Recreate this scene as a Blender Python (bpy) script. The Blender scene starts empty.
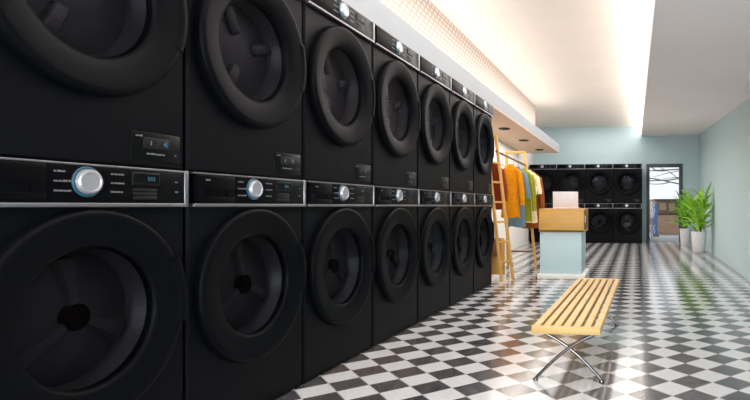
import bpy, bmesh, math, random
from mathutils import Vector, Matrix
random.seed(7)
PI = math.pi
S = bpy.context.scene
COL = S.collection

# ------------------------------------------------------------------ camera, world, lights, exposure
EYE = 0.865
YAW = math.radians(6.2)
CS, SN = math.cos(YAW), math.sin(YAW)
FPX = 554.0
cam_data = bpy.data.cameras.new('camera')
cam = bpy.data.objects.new('camera', cam_data)
COL.objects.link(cam)
cam.location = (0, 0, EYE)
cam.rotation_euler = (PI / 2, 0, YAW)
cam_data.sensor_width = 36
cam_data.lens = 36 * FPX / 750
cam_data.shift_x = -(576 - 375) / 750
cam_data.shift_y = 6 / 750
cam_data.clip_start = 0.02
S.camera = cam

world = bpy.data.worlds.new('world')
S.world = world
world.use_nodes = True
bg = world.node_tree.nodes['Background']
bg.inputs[0].default_value = (0.90, 0.95, 1.0, 1)
bg.inputs[1].default_value = 0.75


def area_light(name, loc, rot, sx, sy, power, color=(1, 1, 1), spread=180):
    d = bpy.data.lights.new(name, 'AREA')
    d.shape = 'RECTANGLE'
    d.size, d.size_y = sx, sy
    d.energy = power
    d.color = color
    d.spread = math.radians(spread)
    o = bpy.data.objects.new(name, d)
    o.location = loc
    o.rotation_euler = rot
    COL.objects.link(o)
    return o


# added fill without a fitting under the ceiling, spots over the clothes, uplights lying on the ledge above the soffit
area_light('ceiling_fill', (-0.95, 7.4, 2.80), (0, 0, 0), 1.6, 12.0, 95, (1.0, 0.97, 0.94))
area_light('alcove_light', (-1.92, 8.85, 1.97), (0, 0, 0), 0.5, 5.0, 24, (1.0, 0.95, 0.88))
area_light('rear_fill', (-0.3, -2.8, 0.95), (PI / 2 + math.radians(20), 0, 0), 2.6, 1.5, 150, (0.93, 0.97, 1.0))  # unseen fill added behind the camera, tilted up to brighten the lowered ceiling
area_light('ledge_uplight', (-1.80, 4.2, 2.18), (PI, 0, 0), 0.16, 13.0, 22, (1.0, 0.92, 0.82))

S.view_settings.view_transform = 'Standard'
S.view_settings.look = 'None'
S.view_settings.gamma = 1
S.view_settings.use_curve_mapping = False
S.view_settings.exposure = 0.6


# ------------------------------------------------------------------ materials
def srgb(r, g, b):
    f = lambda c: (c / 255 / 12.92) if c / 255 <= 0.04045 else ((c / 255 + 0.055) / 1.055) ** 2.4
    return (f(r), f(g), f(b), 1)


MATS = {}


def mat(name, rgb, rough=0.5, metal=0.0, spec=0.5, noise=0.0, nscale=20.0, bump=0.0, emit=None, estr=0.0,
        stretch=None, coat=0.0):
    m = bpy.data.materials.new(name)
    m.use_nodes = True
    nt = m.node_tree
    b = nt.nodes['Principled BSDF']
    b.inputs['Base Color'].default_value = srgb(*rgb)
    b.inputs['Roughness'].default_value = rough
    b.inputs['Metallic'].default_value = metal
    b.inputs['Specular IOR Level'].default_value = spec
    b.inputs['Coat Weight'].default_value = coat
    if emit:
        b.inputs['Emission Color'].default_value = srgb(*emit)
        b.inputs['Emission Strength'].default_value = estr
    if noise or bump:
        tc = nt.nodes.new('ShaderNodeTexCoord')
        mp = nt.nodes.new('ShaderNodeMapping')
        if stretch:
            mp.inputs['Scale'].default_value = stretch
        n = nt.nodes.new('ShaderNodeTexNoise')
        n.inputs['Scale'].default_value = nscale
        n.inputs['Detail'].default_value = 4
        nt.links.new(tc.outputs['Object'], mp.inputs['Vector'])
        nt.links.new(mp.outputs[0], n.inputs['Vector'])
        if noise:
            mr = nt.nodes.new('ShaderNodeMapRange')
            mr.inputs['From Min'].default_value = 0.3
            mr.inputs['From Max'].default_value = 0.7
            mr.inputs['To Min'].default_value = 1 - noise
            mr.inputs['To Max'].default_value = 1 + noise
            nt.links.new(n.outputs[0], mr.inputs[0])
            mx = nt.nodes.new('ShaderNodeMix')
            mx.data_type = 'RGBA'
            mx.blend_type = 'MULTIPLY'
            mx.inputs['Factor'].default_value = 1
            mx.inputs['A'].default_value = srgb(*rgb)
            nt.links.new(mr.outputs[0], mx.inputs['B'])
            nt.links.new(mx.outputs['Result'], b.inputs['Base Color'])
        if bump:
            bp = nt.nodes.new('ShaderNodeBump')
            bp.inputs['Strength'].default_value = bump
            bp.inputs['Distance'].default_value = 0.01
            nt.links.new(n.outputs[0], bp.inputs['Height'])
            nt.links.new(bp.outputs[0], b.inputs['Normal'])
    MATS[name] = m
    return m


def glass_mat(name, tint, gloss, rough=0.03):
    m = bpy.data.materials.new(name)
    m.use_nodes = True
    nt = m.node_tree
    nt.nodes.clear()
    out = nt.nodes.new('ShaderNodeOutputMaterial')
    mix = nt.nodes.new('ShaderNodeMixShader')
    tr = nt.nodes.new('ShaderNodeBsdfTransparent')
    gl = nt.nodes.new('ShaderNodeBsdfGlossy')
    fr = nt.nodes.new('ShaderNodeLayerWeight')
    mu = nt.nodes.new('ShaderNodeMath')
    mu.operation = 'MULTIPLY'
    fr.inputs['Blend'].default_value = 0.25
    mu.inputs[1].default_value = gloss
    tr.inputs[0].default_value = (*tint, 1)
    gl.inputs['Roughness'].default_value = rough
    nt.links.new(fr.outputs['Fresnel'], mu.inputs[0])
    nt.links.new(mu.outputs[0], mix.inputs[0])
    nt.links.new(tr.outputs[0], mix.inputs[1])
    nt.links.new(gl.outputs[0], mix.inputs[2])
    nt.links.new(mix.outputs[0], out.inputs[0])
    MATS[name] = m
    return m


def tile_material():
    m = bpy.data.materials.new('checker_tile')
    m.use_nodes = True
    nt = m.node_tree
    N, L = nt.nodes, nt.links
    b = N['Principled BSDF']
    tc = N.new('ShaderNodeTexCoord')
    sep = N.new('ShaderNodeSeparateXYZ')
    L.new(tc.outputs['Object'], sep.inputs[0])

    def mth(op, a, bb=None, c=None):
        n = N.new('ShaderNodeMath')
        n.operation = op
        for i, v in enumerate((a, bb, c)):
            if v is None:
                continue
            if isinstance(v, (int, float)):
                n.inputs[i].default_value = v
            else:
                L.new(v, n.inputs[i])
        return n.outputs[0]
    dx = mth('DIVIDE', mth('SUBTRACT', sep.outputs['X'], 0.061), 0.207)
    dy = mth('DIVIDE', mth('SUBTRACT', sep.outputs['Y'], 2.771), 0.216)
    u = mth('ADD', mth('ADD', dx, dy), 0.5)
    v = mth('ADD', mth('SUBTRACT', dx, dy), 0.5)
    fu, fv = mth('FLOOR', u), mth('FLOOR', v)
    par = mth('FLOORED_MODULO', mth('ADD', fu, fv), 2.0)           # 0 = dark, 1 = white
    # distance to the joint
    eu = mth('ABSOLUTE', mth('SUBTRACT', mth('FRACT', u), 0.5))
    ev = mth('ABSOLUTE', mth('SUBTRACT', mth('FRACT', v), 0.5))
    joint = mth('GREATER_THAN', mth('MAXIMUM', eu, ev), 0.484)
    cid = N.new('ShaderNodeCombineXYZ')
    L.new(fu, cid.inputs[0])
    L.new(fv, cid.inputs[1])
    wn = N.new('ShaderNodeTexWhiteNoise')
    wn.noise_dimensions = '3D'
    L.new(cid.outputs[0], wn.inputs['Vector'])
    ns = N.new('ShaderNodeTexNoise')
    ns.inputs['Scale'].default_value = 26
    ns.inputs['Detail'].default_value = 6
    ns.inputs['Distortion'].default_value = 1.2
    L.new(tc.outputs['Object'], ns.inputs['Vector'])
    ramp = N.new('ShaderNodeValToRGB')
    ramp.color_ramp.elements[0].position = 0.35
    ramp.color_ramp.elements[0].color = srgb(48, 48, 52)
    ramp.color_ramp.elements[1].position = 0.72
    ramp.color_ramp.elements[1].color = srgb(96, 96, 102)
    L.new(ns.outputs[0], ramp.inputs[0])
    # large patches of warmer, browner slate
    big = N.new('ShaderNodeTexNoise')
    big.inputs['Scale'].default_value = 0.9
    L.new(tc.outputs['Object'], big.inputs['Vector'])
    bigr = N.new('ShaderNodeMapRange')
    bigr.inputs['From Min'].default_value = 0.48
    bigr.inputs['From Max'].default_value = 0.62
    L.new(big.outputs[0], bigr.inputs[0])
    brown = N.new('ShaderNodeMix')
    brown.data_type = 'RGBA'
    L.new(mth('MULTIPLY', bigr.outputs[0], mth('ADD', mth('MULTIPLY', wn.outputs['Value'], 0.5), 0.3)), brown.inputs['Factor'])
    L.new(ramp.outputs[0], brown.inputs['A'])
    brown.inputs['B'].default_value = srgb(98, 84, 78)
    white = N.new('ShaderNodeMix')
    white.data_type = 'RGBA'
    L.new(ns.outputs[0], white.inputs['Factor'])
    white.inputs['A'].default_value = srgb(220, 220, 223)
    white.inputs['B'].default_value = srgb(204, 204, 209)
    c = N.new('ShaderNodeMix')
    c.data_type = 'RGBA'
    L.new(par, c.inputs['Factor'])
    L.new(brown.outputs['Result'], c.inputs['A'])
    L.new(white.outputs['Result'], c.inputs['B'])
    g = N.new('ShaderNodeMix')
    g.data_type = 'RGBA'
    L.new(joint, g.inputs['Factor'])
    L.new(c.outputs['Result'], g.inputs['A'])
    g.inputs['B'].default_value = srgb(176, 174, 172)
    L.new(g.outputs['Result'], b.inputs['Base Color'])
    rr = N.new('ShaderNodeMapRange')
    L.new(ns.outputs[0], rr.inputs[0])
    rr.inputs['To Min'].default_value = 0.12
    rr.inputs['To Max'].default_value = 0.20
    b.inputs['Coat Weight'].default_value = 0.3
    b.inputs['Coat Roughness'].default_value = 0.1
    L.new(rr.outputs[0], b.inputs['Roughness'])
    b.inputs['Specular IOR Level'].default_value = 0.8
    MATS['checker_tile'] = m
    return m


def perforated_material():
    m = bpy.data.materials.new('perforated_panel')
    m.use_nodes = True
    nt = m.node_tree
    N, L = nt.nodes, nt.links
    b = N['Principled BSDF']
    tc = N.new('ShaderNodeTexCoord')
    sep = N.new('ShaderNodeSeparateXYZ')
    L.new(tc.outputs['Object'], sep.inputs[0])

    def mth(op, a, bb=None):
        n = N.new('ShaderNodeMath')
        n.operation = op
        for i, v in enumerate((a, bb)):
            if v is None:
                continue
            if isinstance(v, (int, float)):
                n.inputs[i].default_value = v
            else:
                L.new(v, n.inputs[i])
        return n.outputs[0]
    zz = mth('DIVIDE', sep.outputs['Z'], 0.050)
    row = mth('FLOOR', zz)
    yy = mth('ADD', mth('DIVIDE', sep.outputs['Y'], 0.095), mth('MULTIPLY', row, 0.5))
    a = mth('SUBTRACT', mth('FRACT', zz), 0.5)
    c = mth('SUBTRACT', mth('FRACT', yy), 0.5)
    r = mth('SQRT', mth('ADD', mth('MULTIPLY', a, a), mth('MULTIPLY', c, c)))
    hole = N.new('ShaderNodeMapRange')
    hole.inputs['From Min'].default_value = 0.24
    hole.inputs['From Max'].default_value = 0.36
    hole.inputs['To Min'].default_value = 1
    hole.inputs['To Max'].default_value = 0
    L.new(r, hole.inputs[0])
    mx = N.new('ShaderNodeMix')
    mx.data_type = 'RGBA'
    L.new(hole.outputs[0], mx.inputs['Factor'])
    mx.inputs['A'].default_value = srgb(176, 160, 150)
    mx.inputs['B'].default_value = srgb(212, 201, 192)
    L.new(mx.outputs['Result'], b.inputs['Base Color'])
    b.inputs['Roughness'].default_value = 0.6
    MATS['perforated_panel'] = m
    return m


tile_material()
perforated_material()
mat('mint_paint', (190, 211, 215), 0.75, spec=0.2, noise=0.015, nscale=3)
mat('white_paint', (240, 236, 230), 0.8, spec=0.2, noise=0.01, nscale=3)
mat('ceiling_paint', (250, 241, 232), 0.85, spec=0.1, noise=0.02, nscale=1.2)
mat('lower_ceiling_paint', (246, 238, 236), 0.85, spec=0.1, noise=0.02, nscale=1.0)
mat('fascia_paint', (164, 169, 174), 0.7, spec=0.2, noise=0.01, nscale=4)
mat('soffit_wood', (214, 182, 156), 0.6, spec=0.3, noise=0.06, nscale=8, stretch=(6, 0.6, 6))
mat('black_enamel', (6, 7, 11), 0.45, spec=0.07, noise=0.05, nscale=60)
mat('black_gloss', (7, 7, 9), 0.28, spec=0.05, noise=0.03, nscale=40)
mat('door_black', (7, 8, 11), 0.44, spec=0.045, noise=0.04, nscale=30)
mat('drum_steel', (46, 46, 51), 0.4, spec=0.35, noise=0.25, nscale=7)
mat('hub_black', (6, 6, 7), 0.8, spec=0.02)
mat('satin_silver', (136, 136, 141), 0.34, metal=0.9, noise=0.05, nscale=90, stretch=(1, 20, 20))
mat('dial_silver', (168, 168, 174), 0.34, metal=0.55, noise=0.03, nscale=60)
mat('dial_glow', (20, 52, 66), 0.3, emit=(70, 150, 180), estr=0.10)
mat('display_black', (6, 7, 8), 0.3, spec=0.12, noise=0.02, nscale=10)
mat('display_blue', (36, 72, 88), 0.4, emit=(70, 150, 180), estr=0.05)
mat('display_grey', (22, 22, 25), 0.45, spec=0.2, noise=0.03, nscale=20)
mat('print_grey', (96, 96, 98), 0.5, noise=0.02, nscale=50)
mat('bench_wood', (208, 172, 110), 0.45, spec=0.35, noise=0.09, nscale=10, stretch=(8, 0.8, 8), bump=0.05)
mat('chrome_steel', (120, 116, 116), 0.16, metal=1.0, noise=0.03, nscale=20)
mat('counter_wood', (206, 158, 84), 0.45, spec=0.35, noise=0.08, nscale=8, stretch=(0.8, 1, 10), bump=0.03)
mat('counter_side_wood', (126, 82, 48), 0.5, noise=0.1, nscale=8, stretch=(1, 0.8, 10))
mat('plinth_white', (236, 234, 228), 0.5, noise=0.01, nscale=6)
mat('laptop_white', (226, 218, 218), 0.45, noise=0.01, nscale=6)
mat('key_grey', (120, 120, 122), 0.5, noise=0.03, nscale=80)
mat('rack_wood', (206, 156, 78), 0.5, noise=0.1, nscale=10, stretch=(8, 8, 0.7))
mat('dark_wood', (112, 72, 40), 0.55, noise=0.12, nscale=10, stretch=(8, 8, 0.7))
mat('crate_wood', (150, 92, 52), 0.6, noise=0.12, nscale=9, stretch=(1, 1, 9))
for nm, c in (('cloth_rust', (128, 52, 26)), ('cloth_orange', (208, 132, 20)), ('cloth_slate', (104, 128, 140)),
              ('cloth_olive', (142, 138, 34)), ('cloth_cream', (236, 214, 172)), ('cloth_brown', (142, 78, 34))):
    mat(nm, c, 0.9, spec=0.1, noise=0.12, nscale=30, bump=0.15)
mat('paper_white', (240, 238, 234), 0.8, noise=0.01, nscale=9)
mat('frame_grey', (72, 76, 82), 0.45, noise=0.04, nscale=12)
mat('sill_white', (226, 230, 234), 0.5, noise=0.02, nscale=12)
mat('pot_white', (222, 222, 224), 0.5, spec=0.3, noise=0.03, nscale=14)
mat('soil', (62, 46, 34), 0.95, noise=0.3, nscale=60, bump=0.5)
mat('leaf_green', (158, 208, 74), 0.5, spec=0.35, noise=0.3, nscale=7)
mat('leaf_dark', (138, 194, 66), 0.5, spec=0.35, noise=0.3, nscale=7)
mat('stem_green', (84, 116, 48), 0.6, noise=0.15, nscale=20)
mat('bark', (120, 112, 108), 0.9, noise=0.2, nscale=20, bump=0.3)
mat('pavement', (190, 190, 192), 0.9, noise=0.08, nscale=6)
mat('kiosk_brown', (176, 140, 112), 0.8, noise=0.15, nscale=6)
mat('kiosk_dark', (66, 62, 64), 0.7, noise=0.1, nscale=8)
mat('kiosk_cream', (236, 206, 172), 0.8, noise=0.1, nscale=8)
mat('street_blue', (74, 104, 158), 0.6, noise=0.1, nscale=8)
mat('lamp_black', (40, 34, 30), 0.5, noise=0.05, nscale=20)
mat('led_white', (255, 250, 242), 0.5, emit=(255, 250, 246), estr=5.0)
glass_mat('smoked_glass', (0.50, 0.50, 0.54), 0.10, 0.06)
glass_mat('clear_glass', (0.97, 0.98, 0.98), 0.5, 0.0)


# ------------------------------------------------------------------ mesh helpers
def place(bm_verts, M):
    for v in bm_verts:
        v.co = M @ v.co


def add_box(bm, c, s, bevel=0.0, seg=2, M=None):
    t = bmesh.new()
    bmesh.ops.create_cube(t, size=1)
    for v in t.verts:
        v.co = Vector((v.co.x * s[0], v.co.y * s[1], v.co.z * s[2]))
    if bevel:
        bmesh.ops.bevel(t, geom=list(t.edges), offset=min(bevel, min(s) * 0.45), segments=seg, affect='EDGES', profile=0.5)
    T = Matrix.Translation(c)
    if M is not None:
        T = T @ M
    place(t.verts, T)
    me = bpy.data.meshes.new('tmp')
    t.to_mesh(me)
    bm.from_mesh(me)
    bpy.data.meshes.remove(me)
    t.free()


def add_tube(bm, pts, r, seg=10, taper=None):
    pts = [Vector(p) for p in pts]
    rings = []
    n0 = None
    for i, p in enumerate(pts):
        if i == 0:
            d = pts[1] - p
        elif i == len(pts) - 1:
            d = p - pts[i - 1]
        else:
            d = pts[i + 1] - pts[i - 1]
        d.normalize()
        if n0 is None:
            up = Vector((0, 0, 1)) if abs(d.z) < 0.9 else Vector((1, 0, 0))
            n0 = d.cross(up).normalized()
        else:
            n0 = (n0 - d * n0.dot(d)).normalized()
        b0 = d.cross(n0)
        rr = r if taper is None else r * (1 + (taper - 1) * i / (len(pts) - 1))
        rings.append([bm.verts.new(p + (n0 * math.cos(2 * PI * k / seg) + b0 * math.sin(2 * PI * k / seg)) * rr) for k in range(seg)])
    for a, b in zip(rings, rings[1:]):
        for k in range(seg):
            bm.faces.new((a[k], a[(k + 1) % seg], b[(k + 1) % seg], b[k]))
    bm.faces.new(rings[0][::-1])
    bm.faces.new(rings[-1])


def add_lathe(bm, prof, c, axis='Z', seg=48, a0=0.0, a1=2 * PI, caps=(False, False)):
    """prof: list of (radius, height); axis Z: height along +Z; axis Y: height along +Y (radius in XZ)."""
    full = abs(a1 - a0 - 2 * PI) < 1e-6
    n = seg if full else seg + 1
    rings = []
    for r, h in prof:
        ring = []
        for k in range(n):
            a = a0 + (a1 - a0) * k / seg
            if axis == 'Z':
                p = Vector((r * math.cos(a), r * math.sin(a), h))
            else:
                p = Vector((r * math.cos(a), h, r * math.sin(a)))
            ring.append(bm.verts.new(p + Vector(c)))
        rings.append(ring)
    for a, b in zip(rings, rings[1:]):
        for k in range(seg):
            k2 = (k + 1) % n
            bm.faces.new((a[k], a[k2], b[k2], b[k]))
    if caps[0]:
        bm.faces.new(rings[0][::-1])
    if caps[1]:
        bm.faces.new(rings[-1])
    if not full:
        bm.faces.new([r[0] for r in rings])
        bm.faces.new([r[-1] for r in rings][::-1])


def add_quads(bm, quads):
    for q in quads:
        bm.faces.new([bm.verts.new(p) for p in q])


def add_prism(bm, poly, axis_vec):
    """extrude polygon (list of 3D points) by vector"""
    a = [bm.verts.new(p) for p in poly]
    b = [bm.verts.new(Vector(p) + Vector(axis_vec)) for p in poly]
    bm.faces.new(a[::-1])
    bm.faces.new(b)
    n = len(a)
    for i in range(n):
        bm.faces.new((a[i], a[(i + 1) % n], b[(i + 1) % n], b[i]))


def obj(name, bm, material, parent=None, loc=None, angle=35, recalc=True):
    if recalc:
        bmesh.ops.recalc_face_normals(bm, faces=bm.faces)
    me = bpy.data.meshes.new(name)
    bm.to_mesh(me)
    bm.free()
    me.materials.append(MATS[material])
    for p in me.polygons:
        p.use_smooth = True
    me.set_sharp_from_angle(angle=math.radians(angle))
    o = bpy.data.objects.new(name, me)
    COL.objects.link(o)
    if parent:
        o.parent = parent
    if loc:
        o.location = loc
    return o


def box_obj(name, c, s, material, parent=None, bevel=0.0):
    bm = bmesh.new()
    add_box(bm, c, s, bevel)
    return obj(name, bm, material, parent)


def thing(name, label, cat, loc=(0, 0, 0), rz=0.0, group=None):
    o = bpy.data.objects.new(name, None)
    o.empty_display_size = 0.1
    COL.objects.link(o)
    o.location = loc
    o.rotation_euler = (0, 0, rz)
    return tag(o, label, cat, group)


def tag(o, label, cat, group=None):
    o['label'] = label
    o['category'] = cat
    if group:
        o['group'] = group
    return o


def struct(o, label=None, cat=None):
    o['kind'] = 'structure'
    if label:
        o['label'] = label
    if cat:
        o['category'] = cat
    return o


def dup(o, parent=None):
    c = o.copy()
    COL.objects.link(c)
    c.parent = parent
    for ch in list(o.children):
        dup(ch, c)
    return c


# ------------------------------------------------------------------ room shell
Y0, Y1 = -3.0, 13.85
CEIL = EYE + 1.985


def right_x(y):
    return 1.53 - 0.033 * (Y1 - y)


def low_z(y):
    return EYE + 1.73 - 0.0675 * (Y1 - max(y, 2.3))


def edge_x(y):
    return 0.125 - 0.0032 * (Y1 - y)


WL = -2.45                                   # wall behind the machine row
ALC0, ALC1 = (-2.14, 6.10), (-2.60, Y1)      # alcove wall

bm = bmesh.new()
add_box(bm, (-0.4, (Y0 + Y1 + 0.2) / 2, -0.05), (5.0, Y1 - Y0 + 0.4, 0.1))
struct(obj('floor', bm, 'checker_tile'), 'black and white diamond checkered tile floor', 'floor')

bm = bmesh.new()
add_prism(bm, [(right_x(Y0), Y0, 0), (right_x(Y1), Y1, 0), (right_x(Y1) + .15, Y1, 0), (right_x(Y0) + .15, Y0, 0)], (0, 0, CEIL))
struct(obj('wall_right', bm, 'mint_paint'), 'pale mint painted wall on the right', 'wall')

# back wall with the door opening
DX0, DX1, DZ1 = 0.247, 1.135, 1.907
bm = bmesh.new()
add_box(bm, ((-2.8 + DX0) / 2, Y1 + .08, CEIL / 2), (DX0 + 2.8, .16, CEIL))
add_box(bm, ((DX1 + 1.7) / 2, Y1 + .08, CEIL / 2), (1.7 - DX1, .16, CEIL))
add_box(bm, ((DX0 + DX1) / 2, Y1 + .08, (DZ1 + CEIL) / 2), (DX1 - DX0, .16, CEIL - DZ1))
struct(obj('wall_back', bm, 'mint_paint'), 'pale mint wall at the far end with the glass door', 'wall')

bm = bmesh.new()
add_box(bm, (WL - .06, (Y0 + 6.1) / 2, CEIL / 2), (.12, 6.1 - Y0, CEIL))
struct(obj('wall_left', bm, 'white_paint'), 'white wall behind the machine row', 'wall')
bm = bmesh.new()
add_prism(bm, [(ALC0[0], ALC0[1], 0), (ALC1[0], ALC1[1], 0), (-2.75, Y1, 0), (-2.75, ALC0[1], 0)], (0, 0, CEIL))
struct(obj('wall_alcove', bm, 'white_paint'), 'white wall behind the clothes rack', 'wall')

bm = bmesh.new()
add_box(bm, (-1.3, (Y0 + Y1) / 2, CEIL + .05), (2.96, Y1 - Y0 + .3, .1))
struct(obj('ceiling', bm, 'ceiling_paint'), 'raised warm white ceiling', 'ceiling')

# lowered right half, sloping; its left face is the cove edge
bm = bmesh.new()
ys = [Y0, 2.3, Y1]
low = []
for y in ys:
    low.append([bm.verts.new(p) for p in ((edge_x(y), y, low_z(y)), (right_x(y) + .1, y, low_z(y)),
                                          (right_x(y) + .1, y, CEIL + .1), (edge_x(y), y, CEIL + .1))])
for a, b in zip(low, low[1:]):
    for k in range(4):
        bm.faces.new((a[k], a[(k + 1) % 4], b[(k + 1) % 4], b[k]))
bm.faces.new(low[0])
bm.faces.new(low[-1][::-1])
struct(obj('ceiling_right', bm, 'lower_ceiling_paint', angle=1), 'lowered sloping ceiling panel on the right', 'ceiling')

# soffit over the machines and the bulkhead above it
SZ0, SZ1, SX, SY1 = 1.986, 2.16, -1.61, 11.55
bm = bmesh.new()
add_prism(bm, [(SX, Y0, SZ0 + .012), (SX, SY1, SZ0 + .012), (-2.48, SY1, SZ0 + .012), (-2.48, ALC0[1], SZ0 + .012), (-2.44, ALC0[1], SZ0 + .012), (-2.44, Y0, SZ0 + .012)], (0, 0, SZ1 - SZ0 - .012))
struct(obj('trim_1', bm, 'fascia_paint'), 'pale grey soffit fascia above the machines', 'soffit')
bm = bmesh.new()
add_prism(bm, [(SX, 6.12, SZ0), (SX, SY1, SZ0), (-2.46, SY1, SZ0), (-2.15, 6.12, SZ0)], (0, 0, .012))
struct(obj('trim_2', bm, 'soffit_wood'), 'beige wooden soffit underside over the clothes rack', 'soffit')
BX, BY1 = -1.985, 10.82
bm = bmesh.new()
add_box(bm, (BX - .2, (Y0 + BY1) / 2, (SZ1 + CEIL) / 2), (.4, BY1 - Y0, CEIL - SZ1))
struct(obj('trim_3', bm, 'perforated_panel'), 'cream perforated bulkhead panel under the ceiling', 'bulkhead')

# LED strip along the cove edge
bm = bmesh.new()
pts = []
for y in (Y0 + .1, Y1 - .02):
    x = edge_x(y) - .001
    z = CEIL - .125
    pts.append([bm.verts.new(p) for p in ((x, y, z - .065), (x, y, z + .065), (x - .02, y, z + .065), (x - .02, y, z - .065))])
for k in range(4):
    bm.faces.new((pts[0][k], pts[0][(k + 1) % 4], pts[1][(k + 1) % 4], pts[1][k]))
bm.faces.new(pts[0])
bm.faces.new(pts[1][::-1])
tag(obj('light_strip', bm, 'led_white'), 'glowing white light strip along the step in the ceiling', 'light strip')

# soffit downlights
for i, (x, y, lab) in enumerate(((-1.89, 7.83, 'black recessed downlight in the wooden soffit, nearest the machine row'),
                                 (-1.90, 9.26, 'black recessed downlight in the wooden soffit, middle of the three'),
                                 (-1.91, 10.85, 'black recessed downlight in the wooden soffit, nearest the far end'))):
    t = thing('downlight', lab, 'downlight', (x, y, SZ0), 0, 'downlights in the soffit')
    bm = bmesh.new()
    add_lathe(bm, [(.085, 0), (.085, -.010), (.078, -.016), (.062, -.016), (.058, -.004), (.058, 0)], (0, 0, 0), 'Z', 32)
    obj('trim_ring', bm, 'lamp_black', t)
    bm = bmesh.new()
    add_lathe(bm, [(.001, -.003), (.035, -.004), (.058, -.005)], (0, 0, 0), 'Z', 32, caps=(True, False))
    obj('lens', bm, 'hub_black', t)

# ------------------------------------------------------------------ glass door
door = bpy.data.objects.new('door_1', None)
COL.objects.link(door)
door.location = ((DX0 + DX1) / 2, Y1, 0)
struct(door, 'dark grey framed glass door at the far end', 'door')
w = DX1 - DX0
FW = .085
bm = bmesh.new()
add_box(bm, (-w / 2 + FW / 2, .03, DZ1 / 2), (FW, .12, DZ1), .006)
add_box(bm, (w / 2 - FW / 2, .03, DZ1 / 2), (FW, .12, DZ1), .006)
add_box(bm, (0, .03, DZ1 - FW / 2), (w - 2 * FW + .01, .12, FW), .006)
obj('door_frame', bm, 'frame_grey', door)
box_obj('door_sill', (0, .03, .05), (w - 2 * FW, .10, .10), 'sill_white', door, .006)
bm = bmesh.new()
add_box(bm, (0, .04, (DZ1 - FW + .1) / 2), (w - 2 * FW, .012, DZ1 - FW - .1))
obj('glass_pane', bm, 'clear_glass', door)
bm = bmesh.new()
add_tube(bm, [(w / 2 - FW / 2, -.028, .85), (w / 2 - FW / 2, -.06, .87), (w / 2 - FW / 2, -.06, 1.03), (w / 2 - FW / 2, -.028, 1.05)], .010)
obj('door_handle', bm, 'frame_grey', door)


# ------------------------------------------------------------------ washers and dryers
MW, MH, MD = 0.690, 0.990, 0.78
DCZ_WASHER, DCZ_DRYER = 0.537, 0.524
DCZ = DCZ_WASHER


def cabinet_bm(hole_r=0.235, seg=96):
    bm = bmesh.new()
    hw, c = MW / 2, 0.008
    z0, z1 = 0.0, MH

    def rect_pt(a, x0, x1, za, zb):
        dx, dz = math.cos(a), math.sin(a)
        t = 1e9
        if dx > 1e-9:
            t = min(t, x1 / dx)
        if dx < -1e-9:
            t = min(t, x0 / dx)
        if dz > 1e-9:
            t = min(t, (zb - DCZ) / dz)
        if dz < -1e-9:
            t = min(t, (za - DCZ) / dz)
        return dx * t, DCZ + dz * t
    angs = [2 * PI * k / seg for k in range(seg)]
    for cx, cz in ((hw - c, z1 - c), (-hw + c, z1 - c), (-hw + c, z0 + c), (hw - c, z0 + c)):
        a = math.atan2(cz - DCZ, cx) % (2 * PI)
        i = min(range(seg), key=lambda k: abs((angs[k] - a + PI) % (2 * PI) - PI))
        angs[i] = a
    inner = [bm.verts.new((hole_r * math.cos(a), 0, DCZ + hole_r * math.sin(a))) for a in angs]
    outer = []
    o2 = []
    o3 = []
    for a in angs:
        x, z = rect_pt(a, -hw + c, hw - c, z0 + c, z1 - c)
        outer.append(bm.verts.new((x, 0, z)))
        fx = x / (hw - c) * hw
        fz = z0 + (z - z0 - c) / (z1 - z0 - 2 * c) * (z1 - z0)
        o2.append(bm.verts.new((fx, c, fz)))
        o3.append(bm.verts.new((fx, MD, fz)))
    back = [bm.verts.new((hole_r * math.cos(a), .02, DCZ + hole_r * math.sin(a))) for a in angs]
    for k in range(seg):
        j = (k + 1) % seg
        bm.faces.new((inner[k], inner[j], outer[j], outer[k]))
        bm.faces.new((outer[k], outer[j], o2[j], o2[k]))
        bm.faces.new((o2[k], o2[j], o3[j], o3[k]))
        bm.faces.new((back[k], back[j], inner[j], inner[k]))
    bm.faces.new(o3)
    return bm


def door_ring_bm(dryer):
    bm = bmesh.new()
    if dryer:
        prof = [(.320, .002), (.320, -.022), (.316, -.032), (.308, -.036), (.296, -.036), (.240, -.028), (.220, -.021), (.209, -.014), (.203, .012)]
    else:
        prof = [(.318, .002), (.318, -.018), (.314, -.028), (.306, -.032), (.292, -.032), (.240, -.026), (.221, -.021), (.212, -.018), (.208, -.012), (.204, .012)]
    add_lathe(bm, prof, (0, 0, DCZ), 'Y', 96)
    return bm


def printed_line(parent, x, y, z, n, h=.0055):
    """one short line of print, its word-like dashes joined along the base line"""
    rng = random.Random(int(abs(x * 1000) + abs(z * 7000)) + n)
    bm = bmesh.new()
    cx = x
    top = []
    for k in range(n):
        L = rng.uniform(.007, .013)
        hh = h * rng.uniform(.75, 1)
        top += [(cx, hh), (cx + L, hh), (cx + L, .0008), (cx + L + .0022, .0008)]
        cx += L + .0022
    top = top[:-2]
    poly = [(x, y, z - h / 2)] + [(px, y, z - h / 2 + ph) for px, ph in top] + [(top[-1][0], y, z - h / 2)]
    add_prism(bm, poly, (0, -.0008, 0))
    return obj('printed_line', bm, 'print_grey', parent)


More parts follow.
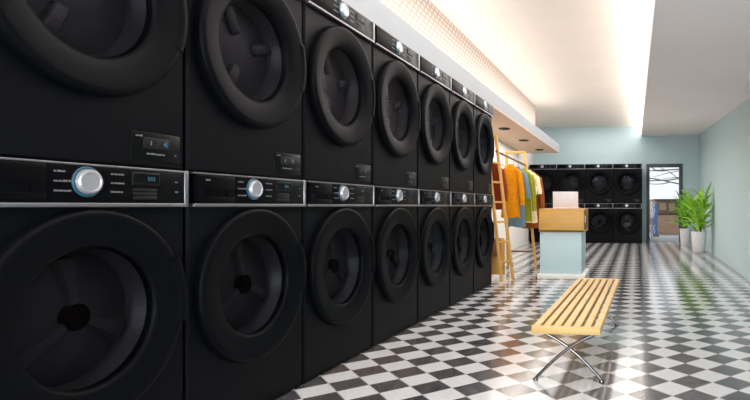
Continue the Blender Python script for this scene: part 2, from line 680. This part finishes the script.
def make_machine(kind, label):
    global DCZ
    dryer = kind == 'dryer'
    DCZ = DCZ_DRYER if dryer else DCZ_WASHER
    t = thing('tumble_dryer' if dryer else 'washing_machine', label, kind)
    obj('cabinet', cabinet_bm(), 'black_enamel', t, angle=25)
    # --- control panel
    PZ0, PZ1 = .866, .984
    bm = bmesh.new()
    add_box(bm, (-.002, -.008, (PZ0 + PZ1) / 2), (MW - .030, .024, PZ1 - PZ0), .006)
    cp = obj('control_panel', bm, 'black_gloss', t)
    bm = bmesh.new()
    add_box(bm, (-.004, -.011, PZ0 + .002), (MW - .012, .026, .013), .004)              # lower strip
    add_box(bm, (MW / 2 - .015, -.010, (PZ0 + PZ1) / 2), (.018, .028, PZ1 - PZ0 + .010), .005)   # right cap
    add_box(bm, (-.004, -.008, PZ1 + .001), (MW - .016, .024, .006), .002)              # upper strip
    obj('panel_trim', bm, 'satin_silver', t)
    fy = -.020
    if not dryer:
        bm = bmesh.new()
        dz = (PZ0 + PZ1) / 2 + .003
        # drawer front with an open pocket
        x0, x1, a0, a1 = -.328, -.140, PZ0 + .012, PZ1 - .006
        hx0, hx1, h0, h1 = -.296, -.178, PZ0 + .034, PZ0 + .062
        add_box(bm, ((x0 + x1) / 2, fy - .001, (a0 + h0) / 2), (x1 - x0, .008, h0 - a0), .002)
        add_box(bm, ((x0 + x1) / 2, fy - .001, (a1 + h1) / 2), (x1 - x0, .008, a1 - h1), .002)
        add_box(bm, ((x0 + hx0) / 2, fy - .001, (h0 + h1) / 2), (hx0 - x0, .008, h1 - h0 + .003))
        add_box(bm, ((x1 + hx1) / 2, fy - .001, (h0 + h1) / 2), (x1 - hx1, .008, h1 - h0 + .003))
        obj('detergent_drawer', bm, 'black_gloss', cp)
        box_obj('drawer_grip', ((hx0 + hx1) / 2, fy + .002, (h0 + h1) / 2), (hx1 - hx0, .003, h1 - h0), 'hub_black', cp)
    # dial
    kz = .942 if not dryer else .930
    kz = .935
    bm = bmesh.new()
    add_lathe(bm, [(.044, .004), (.044, -.003), (.042, -.005), (.036, -.005)], (-.026, fy, kz), 'Y', 40, caps=(False, True))
    obj('dial_ring', bm, 'dial_glow', cp)
    bm = bmesh.new()
    add_lathe(bm, [(.037, -.003), (.036, -.014), (.033, -.018), (.028, -.019), (.026, -.016), (.002, -.016)], (-.026, fy, kz), 'Y', 40, caps=(False, True))
    obj('dial', bm, 'dial_silver', cp)
    # print beside the dial
    for k, dz in enumerate((.027, 0, -.027)):
        printed_line(cp, -.118, fy, kz + dz, 3 + (k > 0))
        printed_line(cp, .048, fy, kz + dz, 4)
    if not dryer:
        printed_line(cp, -.290, fy - .005, PZ1 - .022, 2, .007)
    printed_line(cp, .282, fy, kz - .022, 1)
    printed_line(cp, .282, fy, kz + .012, 1)
    # display
    bm = bmesh.new()
    add_box(bm, (.170, fy + .001, kz + .018), (.104, .006, .040), .003)
    obj('display_bezel', bm, 'display_grey', cp)
    box_obj('display', (.170, fy - .0025, kz + .018), (.092, .002, .030), 'display_black', cp)
    for k, dx in enumerate((.006, .016, .026)):
        box_obj('display_digit', (.170 + dx, fy - .004, kz + .018), (.0055, .001, .013), 'display_blue', cp)
    for k in range(3):
        box_obj('option_key', (.166, fy + .0005, kz - .019 - .0125 * k), (.088, .004, .0105), 'display_grey', cp, .002)
    for dz in (.012, -.022):
        bm = bmesh.new()
        add_box(bm, (.288, fy + .002, kz + dz), (.026, .004, .018), .003)
        obj('button', bm, 'display_black', cp)
    # --- door
    bm = door_ring_bm(dryer)
    dr = obj('door', bm, 'door_black', t, angle=60)
    bm = bmesh.new()
    prof = [(.206, -.008), (.17, -.003), (.12, .001), (.06, .003), (.002, .0035)]
    add_lathe(bm, prof, (0, 0, DCZ), 'Y', 64, caps=(False, True))
    bmesh.ops.recalc_face_normals(bm, faces=bm.faces)
    bm.faces.ensure_lookup_table()
    if sum(f.normal.y for f in bm.faces) > 0:
        bmesh.ops.reverse_faces(bm, faces=bm.faces)
    obj('door_glass', bm, 'smoked_glass', dr, angle=60, recalc=False)
    bm = bmesh.new()
    a = math.radians(21)
    ac = math.radians(8 if not dryer else 0)
    add_lathe(bm, [(.310, -.004), (.326, -.004), (.327, -.022), (.322, -.034), (.310, -.040), (.292, -.039), (.282, -.030)], (0, 0, DCZ), 'Y', 24, ac - a, ac + a)
    obj('door_grip', bm, 'door_black', dr, angle=50)
    # --- drum behind the glass
    bm = bmesh.new()
    add_lathe(bm, [(.233, .004), (.228, .03), (.205, .055), (.200, .085), (.15, .072), (.06, .060), (.002, .058)], (0, 0, DCZ), 'Y', 64, caps=(False, True))
    bmesh.ops.recalc_face_normals(bm, faces=bm.faces)
    if sum(f.normal.y for f in bm.faces) > 0:
        bmesh.ops.reverse_faces(bm, faces=bm.faces)
    dm = obj('drum', bm, 'drum_steel', t, angle=60, recalc=False)
    if not dryer:
        bm = bmesh.new()
        add_lathe(bm, [(.040, .062), (.040, .040), (.034, .032), (.002, .030)], (0, 0, DCZ), 'Y', 32, caps=(False, True))
        obj('hub', bm, 'hub_black', dm)
        for k in range(3):
            aa = PI / 2 + k * 2 * PI / 3 + .1
            bm = bmesh.new()
            M = Matrix.Translation((0, 0, DCZ)) @ Matrix.Rotation(-aa, 4, 'Y')
            sec = [(.035, .018, .040), (.10, .026, .044), (.175, .040, .056)]
            rings = []
            for r, hwid, yy in sec:
                rings.append([bm.verts.new(M @ Vector(p)) for p in ((r, .075, -hwid), (r, yy, -hwid * .55), (r, yy, hwid * .55), (r, .075, hwid))])
            for p, q in zip(rings, rings[1:]):
                for j in range(3):
                    bm.faces.new((p[j], p[j + 1], q[j + 1], q[j]))
            bm.faces.new(rings[0])
            bm.faces.new(rings[-1])
            obj('drum_paddle', bm, 'drum_steel', dm, angle=50)
    else:
        for aa in (2.0, .35, 4.3):
            bm = bmesh.new()
            M = Matrix.Translation((0, 0, DCZ)) @ Matrix.Rotation(-aa, 4, 'Y')
            add_box(bm, (.13, .06, 0), (.12, .03, .05), .012)
            place(bm.verts, M)
            obj('drum_paddle', bm, 'drum_steel', dm, angle=50)
        # info panel in the lower right corner
        px0, px1, pz0, pz1 = .135, .325, .022, .118
        bm = bmesh.new()
        add_box(bm, ((px0 + px1) / 2, .0012, (pz0 + pz1) / 2), (px1 - px0, .006, pz1 - pz0), .003)
        ip = obj('info_panel', bm, 'display_black', t)
        bm = bmesh.new()
        add_box(bm, (.228, -.0022, .083), (.100, .003, .036), .002)
        obj('info_display', bm, 'display_grey', ip)
        bm = bmesh.new()
        a1 = [(.250, -.0038, .083), (.268, -.0038, .094), (.268, -.0038, .072)]
        add_prism(bm, a1, (0, -.001, 0))
        obj('display_arrow', bm, 'display_blue', ip)
        box_obj('display_digit', (.206, -.0042, .083), (.004, .001, .014), 'print_grey', ip)
        printed_line(ip, .150, -.0018, .104, 2)
        printed_line(ip, .190, -.0018, .048, 6)
        printed_line(ip, .300, -.0018, .050, 1)
    return t


PITCH = .704
ROW_Y0 = 1.114 + PITCH / 2
ordn = ['nearest to the camera', 'second from the camera', 'third from the camera', 'fourth from the camera',
        'fifth from the camera', 'sixth from the camera', 'seventh from the camera']
washer0 = make_machine('washer', '')
dryer0 = make_machine('dryer', '')
RX = -1.60
for i in range(7):
    for lvl, src in ((0, washer0), (1, dryer0)):
        o = src if i == 0 else dup(src)
        o.location = (RX, ROW_Y0 + i * PITCH, lvl * MH)
        o.rotation_euler = (0, 0, PI / 2)
        if lvl == 0:
            tag(o, 'black front-load washer, bottom of the left-hand stack ' + ordn[i], 'washer', 'washers in the long left row')
        else:
            tag(o, 'black dryer with round door, top of the left-hand stack ' + ordn[i], 'dryer', 'dryers in the long left row')
backn = ['beside the glass door', 'second from the glass door', 'third from the glass door', 'nearest the clothes rack']
BZ, BW = .935, .965
for i in range(4):
    x = .135 - .33 - i * .664
    for lvl, src in ((0, washer0), (1, dryer0)):
        o = dup(src)
        o.location = (x, 12.97, lvl * MH * BZ)
        o.rotation_euler = (0, 0, 0)
        o.scale = (.663 / MW, BW, BZ)
        if lvl == 0:
            tag(o, 'black washer on the far wall, bottom of the stack ' + backn[i], 'washer', 'washers against the far wall')
        else:
            tag(o, 'black dryer on the far wall, top of the stack ' + backn[i], 'dryer', 'dryers against the far wall')

# ------------------------------------------------------------------ bench
BL, BWD, BT = 1.83, .335, .285
bench = thing('slatted_bench', 'pale wooden slatted bench with crossed curved steel legs on the checkered floor', 'bench', (-.335, 2.62, 0), -math.radians(1.2))
for yy in (.022, BL - .022):
    box_obj('end_rail', (0, yy, BT - .017), (BWD, .044, .034), 'bench_wood', bench, .006)
ns = 7
sw = .036
for k in range(ns):
    x = -BWD / 2 + sw / 2 + k * (BWD - sw) / (ns - 1)
    box_obj('slat', (x, BL / 2, BT - .013), (sw, BL - .09, .026), 'bench_wood', bench, .005)
for yy in (.10, BL - .42):
    for sgn in (-1, 1):
        bm = bmesh.new()
        pts = []
        xt, xb = -sgn * (BWD / 2 - .018), sgn * (BWD / 2 - .004)
        for k in range(21):
            u = k / 20
            # flat S curve: hugs the seat, crosses in the middle, drops to the foot
            x = xt + (xb - xt) * u
            z = (BT - .040) * (1 - u) + .010 * u
            z += .030 * math.sin(PI * u)
            pts.append((x, yy + sgn * .009, z))
        pts[-1] = (xb, yy + sgn * .009, .008)
        add_tube(bm, pts, .008, 10)
        add_lathe(bm, [(.013, 0), (.013, .006), (.008, .014)], (xb, yy + sgn * .009, 0), 'Z', 16, caps=(True, True))
        obj('leg', bm, 'chrome_steel', bench, angle=60)
for yy in (.10, BL - .42):
    box_obj('cross_brace', (0, yy, BT - .036), (BWD - .03, .03, .006), 'chrome_steel', bench, .002)

# ------------------------------------------------------------------ counter and laptop
CX0, CX1, CY0, CY1 = -1.150, -.612, 6.50, 7.08
ctr = thing('service_counter', 'small mint counter with a thick wooden top box on a white plinth', 'counter', ((CX0 + CX1) / 2, CY0, 0))
cw, cd = CX1 - CX0, CY1 - CY0
box_obj('plinth', (.0, cd / 2, .030), (cw + .03, cd + .06, .06), 'plinth_white', ctr, .006)
box_obj('base', (-.012, cd / 2 + .01, .06 + .25), (cw - .04, cd - .03, .50), 'mint_paint', ctr, .004)
bm = bmesh.new()
add_box(bm, (0, cd / 2, .832 - .0125), (cw, cd, .025), .004)
add_box(bm, (0, .0125, .555 + .13), (cw, .025, .255), .004)
add_box(bm, (0, cd - .0125, .555 + .13), (cw, .025, .255), .004)
add_box(bm, (-cw / 2 + .0125, cd / 2, .555 + .13), (.025, cd - .04, .255), .002)
add_box(bm, (0, cd / 2, .555 + .0125), (cw, cd, .025), .004)
obj('top_box', bm, 'counter_wood', ctr)
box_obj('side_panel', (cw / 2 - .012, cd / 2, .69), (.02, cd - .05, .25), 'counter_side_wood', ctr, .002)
box_obj('white_plate', (cw / 2 + .001, .16, .705), (.006, .07, .08), 'paper_white', ctr, .002)

lap = thing('laptop', 'open white laptop on the wooden counter, lid back facing the camera', 'laptop', (-.845, 6.62, .832), math.radians(2))
bm = bmesh.new()
add_box(bm, (0, .11, .008), (.31, .21, .016), .006)
obj('base', bm, 'laptop_white', lap)
bm = bmesh.new()
for r in range(5):
    for k in range(12):
        add_box(bm, (-.132 + k * .024, .04 + r * .022, .0175), (.020, .018, .003))
obj('keyboard', bm, 'key_grey', lap)
M = Matrix.Rotation(math.radians(6), 4, 'X')
bm = bmesh.new()
add_box(bm, (0, 0, .098), (.305, .008, .190), .0035)
place(bm.verts, Matrix.Translation((0, .004, .014)) @ Matrix.Rotation(math.radians(8), 4, 'X'))
lid = obj('lid', bm, 'laptop_white', lap)
bm = bmesh.new()
add_box(bm, (0, .005, .100), (.283, .001, .168))
place(bm.verts, Matrix.Translation((0, .004, .014)) @ Matrix.Rotation(math.radians(8), 4, 'X'))
obj('screen', bm, 'display_black', lid)

# ------------------------------------------------------------------ clothes rack
rack = thing('clothes_rack', 'wooden ladder-end clothes rack standing past the machine row', 'clothes rack', (-1.5, 6.3, 0))


def bar(name, p, q, sx, sy, material, parent, org):
    p, q = Vector(p) - Vector(org), Vector(q) - Vector(org)
    d = q - p
    bm = bmesh.new()
    add_box(bm, (0, 0, d.length / 2), (sx, sy, d.length), .004)
    zq = d.to_track_quat('Z', 'Y')
    # keep x axis roughly horizontal
    z = d.normalized()
    ref = Vector((0, 1, 0)) if abs(z.y) < .9 else Vector((0, 0, 1))
    x = ref.cross(z).normalized()
    y = z.cross(x)
    R = Matrix((x, y, z)).transposed().to_4x4()
    place(bm.verts, Matrix.Translation(p) @ R)
    return obj(name, bm, material, parent)


RO = (-1.5, 6.3, 0)


def P(px, py, zc):
    """photo measurement -> place in the room at a measured depth"""
    xc = (px - 576) * zc / FPX
    return Vector((-SN * zc + CS * xc, CS * zc + SN * xc, EYE + (206 - py) * zc / FPX))


nearA = [Vector((-1.525, 6.19, 0)), Vector((-1.70, 6.19, 1.62))]
nearB = [Vector((-1.445, 6.42, 0)), Vector((-1.655, 6.42, 1.70))]
bar('ladder_rail', nearA[0], nearA[1], .034, .034, 'rack_wood', rack, RO)
bar('ladder_rail', nearB[0], nearB[1], .034, .034, 'rack_wood', rack, RO)
for z in (.22, .45, .68, .91, 1.14, 1.37):
    a = nearA[0].lerp(nearA[1], z / 1.62)
    b = nearB[0].lerp(nearB[1], z / 1.70)
    bar('ladder_rung', a, b, .022, .022, 'rack_wood', rack, RO)
farR = [Vector((-1.45, 7.93, 0)), Vector((-1.615, 7.93, 1.645))]
farL = [Vector((-1.86, 7.93, 0)), Vector((-1.885, 7.93, 1.645))]
bar('frame_leg', farR[0], farR[1], .036, .036, 'rack_wood', rack, RO)
bar('frame_leg', farL[0], farL[1], .036, .036, 'rack_wood', rack, RO)
bar('frame_top', farL[1] + Vector((-.018, 0, 0)), farR[1] + Vector((.018, 0, 0)), .036, .036, 'rack_wood', rack, RO)
bar('frame_brace', farL[0].lerp(farL[1], .125), farR[0].lerp(farR[1], .125), .024, .024, 'dark_wood', rack, RO)
railA = nearB[0].lerp(nearB[1], .885)
railB = farR[0].lerp(farR[1], .885)
ext = (railB - railA).normalized() * .06
bm = bmesh.new()
add_tube(bm, [railA - ext - Vector(RO), railB + ext - Vector(RO)], .012, 12)
obj('hanging_rail', bm, 'dark_wood', rack)
# low shelf behind the ladder
bar('shelf', Vector((-1.55, 6.45, .26)), Vector((-1.83, 6.45, .26)), .42, .022, 'rack_wood', rack, RO)
bar('shelf_leg', Vector((-1.81, 6.28, 0)), Vector((-1.81, 6.28, .26)), .028, .028, 'rack_wood', rack, RO)
bar('shelf_leg', Vector((-1.81, 6.62, 0)), Vector((-1.81, 6.62, .26)), .028, .028, 'rack_wood', rack, RO)

crate = thing('wooden_crate', 'brown wooden crate on the low shelf behind the ladder end of the rack', 'crate', (-1.70, 6.48, .272))
bm = bmesh.new()
add_box(bm, (0, 0, .008), (.20, .26, .016))
obj('bottom', bm, 'crate_wood', crate)
for sx, sy, lx, ly in ((0, -.122, .20, .016), (0, .122, .20, .016), (-.092, 0, .016, .23), (.092, 0, .016, .23)):
    box_obj('side_board', (sx, sy, .105), (lx, ly, .19), 'crate_wood', crate, .003)


# garments
def make_garment(name, label, cat, material, loc, width, length, sleeve, rz=0.0, collar=None, thick=.055, seed=1, open_front=False):
    rng = random.Random(seed)
    t = thing(name, label, cat, loc, rz, 'clothes on the rack')
    hw = width / 2
    bm = bmesh.new()
    nseg, nz = 40, 16
    rings = []
    ph = rng.uniform(0, 6)
    for i in range(nz + 1):
        u = i / nz
        z = -length * u
        if u < .14:
            k = u / .14
            a = hw * (.28 + .62 * math.sqrt(k))
            z = -.075 * k
        else:
            k = (u - .14) / .86
            z = -.075 - (length - .075) * k
            a = hw * (.86 - .10 * math.sin(PI * k) + .10 * k)
        b = thick * (.55 + .45 * min(1, u * 5))
        ring = []
        for j in range(nseg):
            th = 2 * PI * j / nseg
            fold = 1 + .16 * min(1, u * 2) * math.sin(5 * th + ph + u * 1.5) + .08 * u * math.sin(9 * th + ph * 2)
            ring.append(bm.verts.new((a * math.cos(th), b * math.sin(th) * fold, z + .008 * math.sin(3 * th + ph) * u)))
        rings.append(ring)
    for p, q in zip(rings, rings[1:]):
        for j in range(nseg):
            bm.faces.new((p[j], p[(j + 1) % nseg], q[(j + 1) % nseg], q[j]))
    obj('body', bm, material, t, angle=80)
    for s in (-1, 1):
        bm = bmesh.new()
        pts = []
        for k in range(9):
            u = k / 8
            pts.append((s * (hw * .80 + .050 * math.sin(u * PI / 2) + (.015 * u)), -.02 * u - .01, -.062 - sleeve * u))
        rr = []
        for k, p in enumerate(pts):
            r = .050 - .014 * k / 8
            ring = []
            for j in range(16):
                th = 2 * PI * j / 16
                f = 1 + .10 * math.sin(3 * th + k * .9 + ph)
                ring.append(bm.verts.new((p[0] + r * .8 * f * math.cos(th), p[1] + r * f * math.sin(th), p[2] + (.02 * -s * math.cos(th) if k == 0 else 0))))
            rr.append(ring)
        for p, q in zip(rr, rr[1:]):
            for j in range(16):
                bm.faces.new((p[j], p[(j + 1) % 16], q[(j + 1) % 16], q[j]))
        bm.faces.new(rr[0])
        obj('sleeve', bm, material, t, angle=80)
    bm = bmesh.new()
    add_lathe(bm, [(hw * .30, -.004), (hw * .34, .010), (hw * .30, .022), (hw * .26, .012)], (0, 0, -.006), 'Z', 24)
    for v in bm.verts:
        v.co.y *= .5
    obj('collar', bm, collar or material, t, angle=80)
    return t


def make_hanger(label, rail_pt, drop, width):
    t = thing('clothes_hanger', label, 'hanger', rail_pt, 0, 'hangers on the rack')
    bm = bmesh.new()
    pts = []
    for k in range(13):
        a = math.radians(-35 + 215 * k / 12)
        pts.append((.016 * math.cos(a), 0, .016 * math.sin(a)))
    pts = pts[::-1]
    pts = pts[:-1] + [(.010, 0, -.016), (0, 0, -.030), (0, 0, -drop)]
    add_tube(bm, pts, .0025, 8)
    obj('hook', bm, 'satin_silver', t)
    bm = bmesh.new()
    w2 = width * .38
    add_tube(bm, [(-w2, 0, -drop - .055), (-w2 * .5, 0, -drop - .026), (0, 0, -drop - .004), (w2 * .5, 0, -drop - .026), (w2, 0, -drop - .055)], .008, 8)
    obj('bar', bm, 'rack_wood', t)
    return t


def rail_at(y):
    k = (y - railA.y) / (railB.y - railA.y)
    return railA.lerp(railB, k)


specs = [
    # name, label, cat, mat, y, width, length, sleeve, dx, seed
    ('jacket', 'rust brown jacket hanging nearest the ladder, partly behind its rungs', 'jacket', 'cloth_rust', 6.62, .19, .56, .40, -.085, 3),
    ('sweater', 'mustard orange long-sleeved sweater hanging beside the ladder', 'sweater', 'cloth_orange', 6.90, .27, .66, .44, .035, 5),
    ('shirt', 'slate blue shirt hanging between the orange and olive clothes', 'shirt', 'cloth_slate', 7.20, .26, .78, .34, .045, 8),
    ('cardigan', 'olive green cardigan hanging behind the slate blue shirt', 'cardigan', 'cloth_olive', 7.45, .27, .70, .50, .07, 11),
    ('blouse', 'cream blouse hanging near the far end of the rack', 'blouse', 'cloth_cream', 7.66, .30, .72, .26, .09, 14),
    ('coat', 'brown coat hanging last on the rack, beside the counter', 'coat', 'cloth_brown', 7.84, .30, .80, .52, .10, 17),
]
for nm, lab, cat, m, y, wd, ln, sl, dx, sd in specs:
    r = rail_at(y)
    drop = .125
    make_garment(nm, lab, cat, m, (r.x + dx, y, r.z - drop + .014), wd, ln, sl, math.radians(-8), seed=sd)
    make_hanger('hanger holding the ' + lab.split(' hanging')[0], (r.x, y, r.z - .001), drop - .004, wd * .9)
tg = box_obj('price_tag', (-1.375, 7.50, 1.075), (.055, .004, .12), 'paper_white')
tg.rotation_euler = (0, math.radians(8), 0)
tg.location = (0, 0, 0)
# keep the rotation about the tag's own centre
for v in tg.data.vertices:
    v.co -= Vector((-1.375, 7.50, 1.075))
tg.location = (-1.375, 7.50, 1.075)
tag(tg, 'white paper tag hanging at the sleeve of the cream blouse', 'tag')


# ------------------------------------------------------------------ potted plants
def leaf(bm, base, az, elev, length, width, bend, fold=.35):
    n = 8
    d = Vector((math.cos(az), math.sin(az), 0))
    side = Vector((-math.sin(az), math.cos(az), 0))
    e = elev
    p = Vector(base)
    step = length / n
    prev = None
    for i in range(n + 1):
        u = i / n
        tdir = d * math.cos(e) + Vector((0, 0, 1)) * math.sin(e)
        up = side.cross(tdir)
        w = width * (math.sin(PI * min(1, u * .92 + .06)) ** .8) * (1 - .25 * u) + .002
        if i == n:
            w = .0015
        l = bm.verts.new(p + side * w / 2 - up * w * fold * -.5)
        c = bm.verts.new(p)
        r = bm.verts.new(p - side * w / 2 - up * w * fold * -.5)
        if prev:
            bm.faces.new((prev[0], prev[1], c, l))
            bm.faces.new((prev[1], prev[2], r, c))
        prev = (l, c, r)
        p = p + tdir * step
        e -= bend / n


def make_plant(label, loc, pot_r, pot_h, height, spread, seed, leafmat):
    rng = random.Random(seed)
    t = thing('potted_plant', label, 'plant', loc, 0)
    bm = bmesh.new()
    add_lathe(bm, [(pot_r * .70, 0), (pot_r * .78, .01), (pot_r * .96, pot_h * .75), (pot_r, pot_h - .012), (pot_r * .99, pot_h),
                   (pot_r * .90, pot_h), (pot_r * .86, pot_h - .05)], (0, 0, 0), 'Z', 40, caps=(True, False))
    obj('pot', bm, 'pot_white', t, angle=50)
    bm = bmesh.new()
    add_lathe(bm, [(pot_r * .89, pot_h - .04), (pot_r * .4, pot_h - .032), (.002, pot_h - .03)], (0, 0, 0), 'Z', 24, caps=(False, True))
    obj('soil', bm, 'soil', t)
    bm = bmesh.new()
    stems = []
    for k in range(6):
        a = 2 * PI * k / 6 + rng.uniform(-.3, .3)
        rr = pot_r * .25
        lean = rng.uniform(.05, .22) * spread
        hgt = height * rng.uniform(.45, .78)
        b = Vector((rr * math.cos(a), rr * math.sin(a), pot_h - .05))
        e = b + Vector((math.cos(a) * lean, math.sin(a) * lean, hgt))
        m = b.lerp(e, .5) + Vector((0, 0, .03))
        add_tube(bm, [b, m, e], .008, 8, .5)
        stems.append((b, m, e, a))
    obj('stem', bm, 'stem_green', t)
    bm = bmesh.new()
    for b, m, e, a in stems:
        for j in range(9):
            u = .12 + .88 * j / 8
            p = b.lerp(m, u * 2) if u < .5 else m.lerp(e, u * 2 - 1)
            az = a + (j * 2.4) + rng.uniform(-.4, .4)
            el = math.radians(rng.uniform(35, 72) if j < 7 else rng.uniform(62, 86))
            leaf(bm, p, az, el, spread * rng.uniform(.75, 1.15), spread * .19, math.radians(rng.uniform(30, 85)))
    for v in bm.verts:                                   # the leaves bend along the wall beside them
        lim = right_x(loc[1] + v.co.y) - loc[0] - .02
        if v.co.x > lim - .06:
            v.co.x = lim - .06 + .06 * (1 - math.exp(-(v.co.x - lim + .06) / .06))
    obj('foliage', bm, leafmat, t, angle=60, recalc=False)
    return t


make_plant('leafy green plant in the larger white pot nearer the camera by the right wall', (1.15, 10.45, 0), .140, .395, .82, .52, 4, 'leaf_green')
make_plant('leafy green plant in the smaller white pot between the glass door and the other plant', (1.06, 12.25, 0), .122, .375, .74, .46, 9, 'leaf_dark')

# ------------------------------------------------------------------ outside the glass door
struct(box_obj('pavement', (0.8, 22, -.06), (14, 16, .1), 'pavement'), 'pale pavement outside the glass door', 'pavement')
kiosk = thing('street_kiosk', 'brown street kiosk with a dark flat roof seen through the glass door', 'kiosk', (.95, 17.2, -.01))
box_obj('roof', (0, 0, 1.06), (1.5, .9, .05), 'kiosk_dark', kiosk, .008)
box_obj('back_panel', (0, .42, .52), (1.36, .04, 1.03), 'kiosk_brown', kiosk, .004)
box_obj('counter_shelf', (.1, .1, .62), (1.1, .5, .04), 'kiosk_dark', kiosk, .006)
box_obj('front_panel', (.14, -.12, .31), (1.0, .03, .58), 'kiosk_brown', kiosk, .006)
for sx in (-.70, .70):
    box_obj('post', (sx, -.38, .515), (.05, .05, 1.03), 'kiosk_dark', kiosk, .004)
for k, (x, z, w2, h2) in enumerate(((-.12, .86, .20, .22), (.16, .84, .18, .26), (-.36, .80, .14, .2))):
    box_obj('poster', (x, .395, z), (w2, .008, h2), 'kiosk_cream', kiosk)
bd = thing('blue_signboard', 'tall blue board standing outside, left half of the glass door', 'signboard', (.52, 15.6, -.01))
box_obj('panel', (0, 0, .5), (.15, .04, .86), 'street_blue', bd, .006)
box_obj('foot', (0, 0, .035), (.22, .2, .07), 'kiosk_dark', bd, .006)

tree = thing('bare_tree', 'bare branched tree outside beyond the glass door', 'tree', (2.6, 19.0, -.01))
bm = bmesh.new()
rng = random.Random(21)
add_tube(bm, [(0, 0, 0), (.02, 0, 1.0), (-.04, .05, 2.1), (.0, .1, 3.4)], .12, 10, .6)
obj('trunk', bm, 'bark', tree)


def branch(bm, p, d, L, r, depth):
    pts = [Vector(p)]
    dd = Vector(d).normalized()
    for k in range(5):
        dd = (dd + Vector((rng.uniform(-.18, .18), rng.uniform(-.18, .18), rng.uniform(-.16, .2)))).normalized()
        pts.append(pts[-1] + dd * L / 5)
    add_tube(bm, pts, r, 7, .35)
    if depth:
        for k in (2, 3, 4):
            nd = (dd + Vector((rng.uniform(-.3, .3), rng.uniform(-.5, .5), rng.uniform(-.6, .8)))).normalized()
            branch(bm, pts[k], nd, L * .5, r * .5, depth - 1)


for z, dz in ((1.35, .16), (1.85, .10), (2.3, .02)):
    bm = bmesh.new()
    branch(bm, (0, 0.03, z), (-1, rng.uniform(-.25, .25), dz), 2.5, .035, 1)
    obj('branch', bm, 'bark', tree)
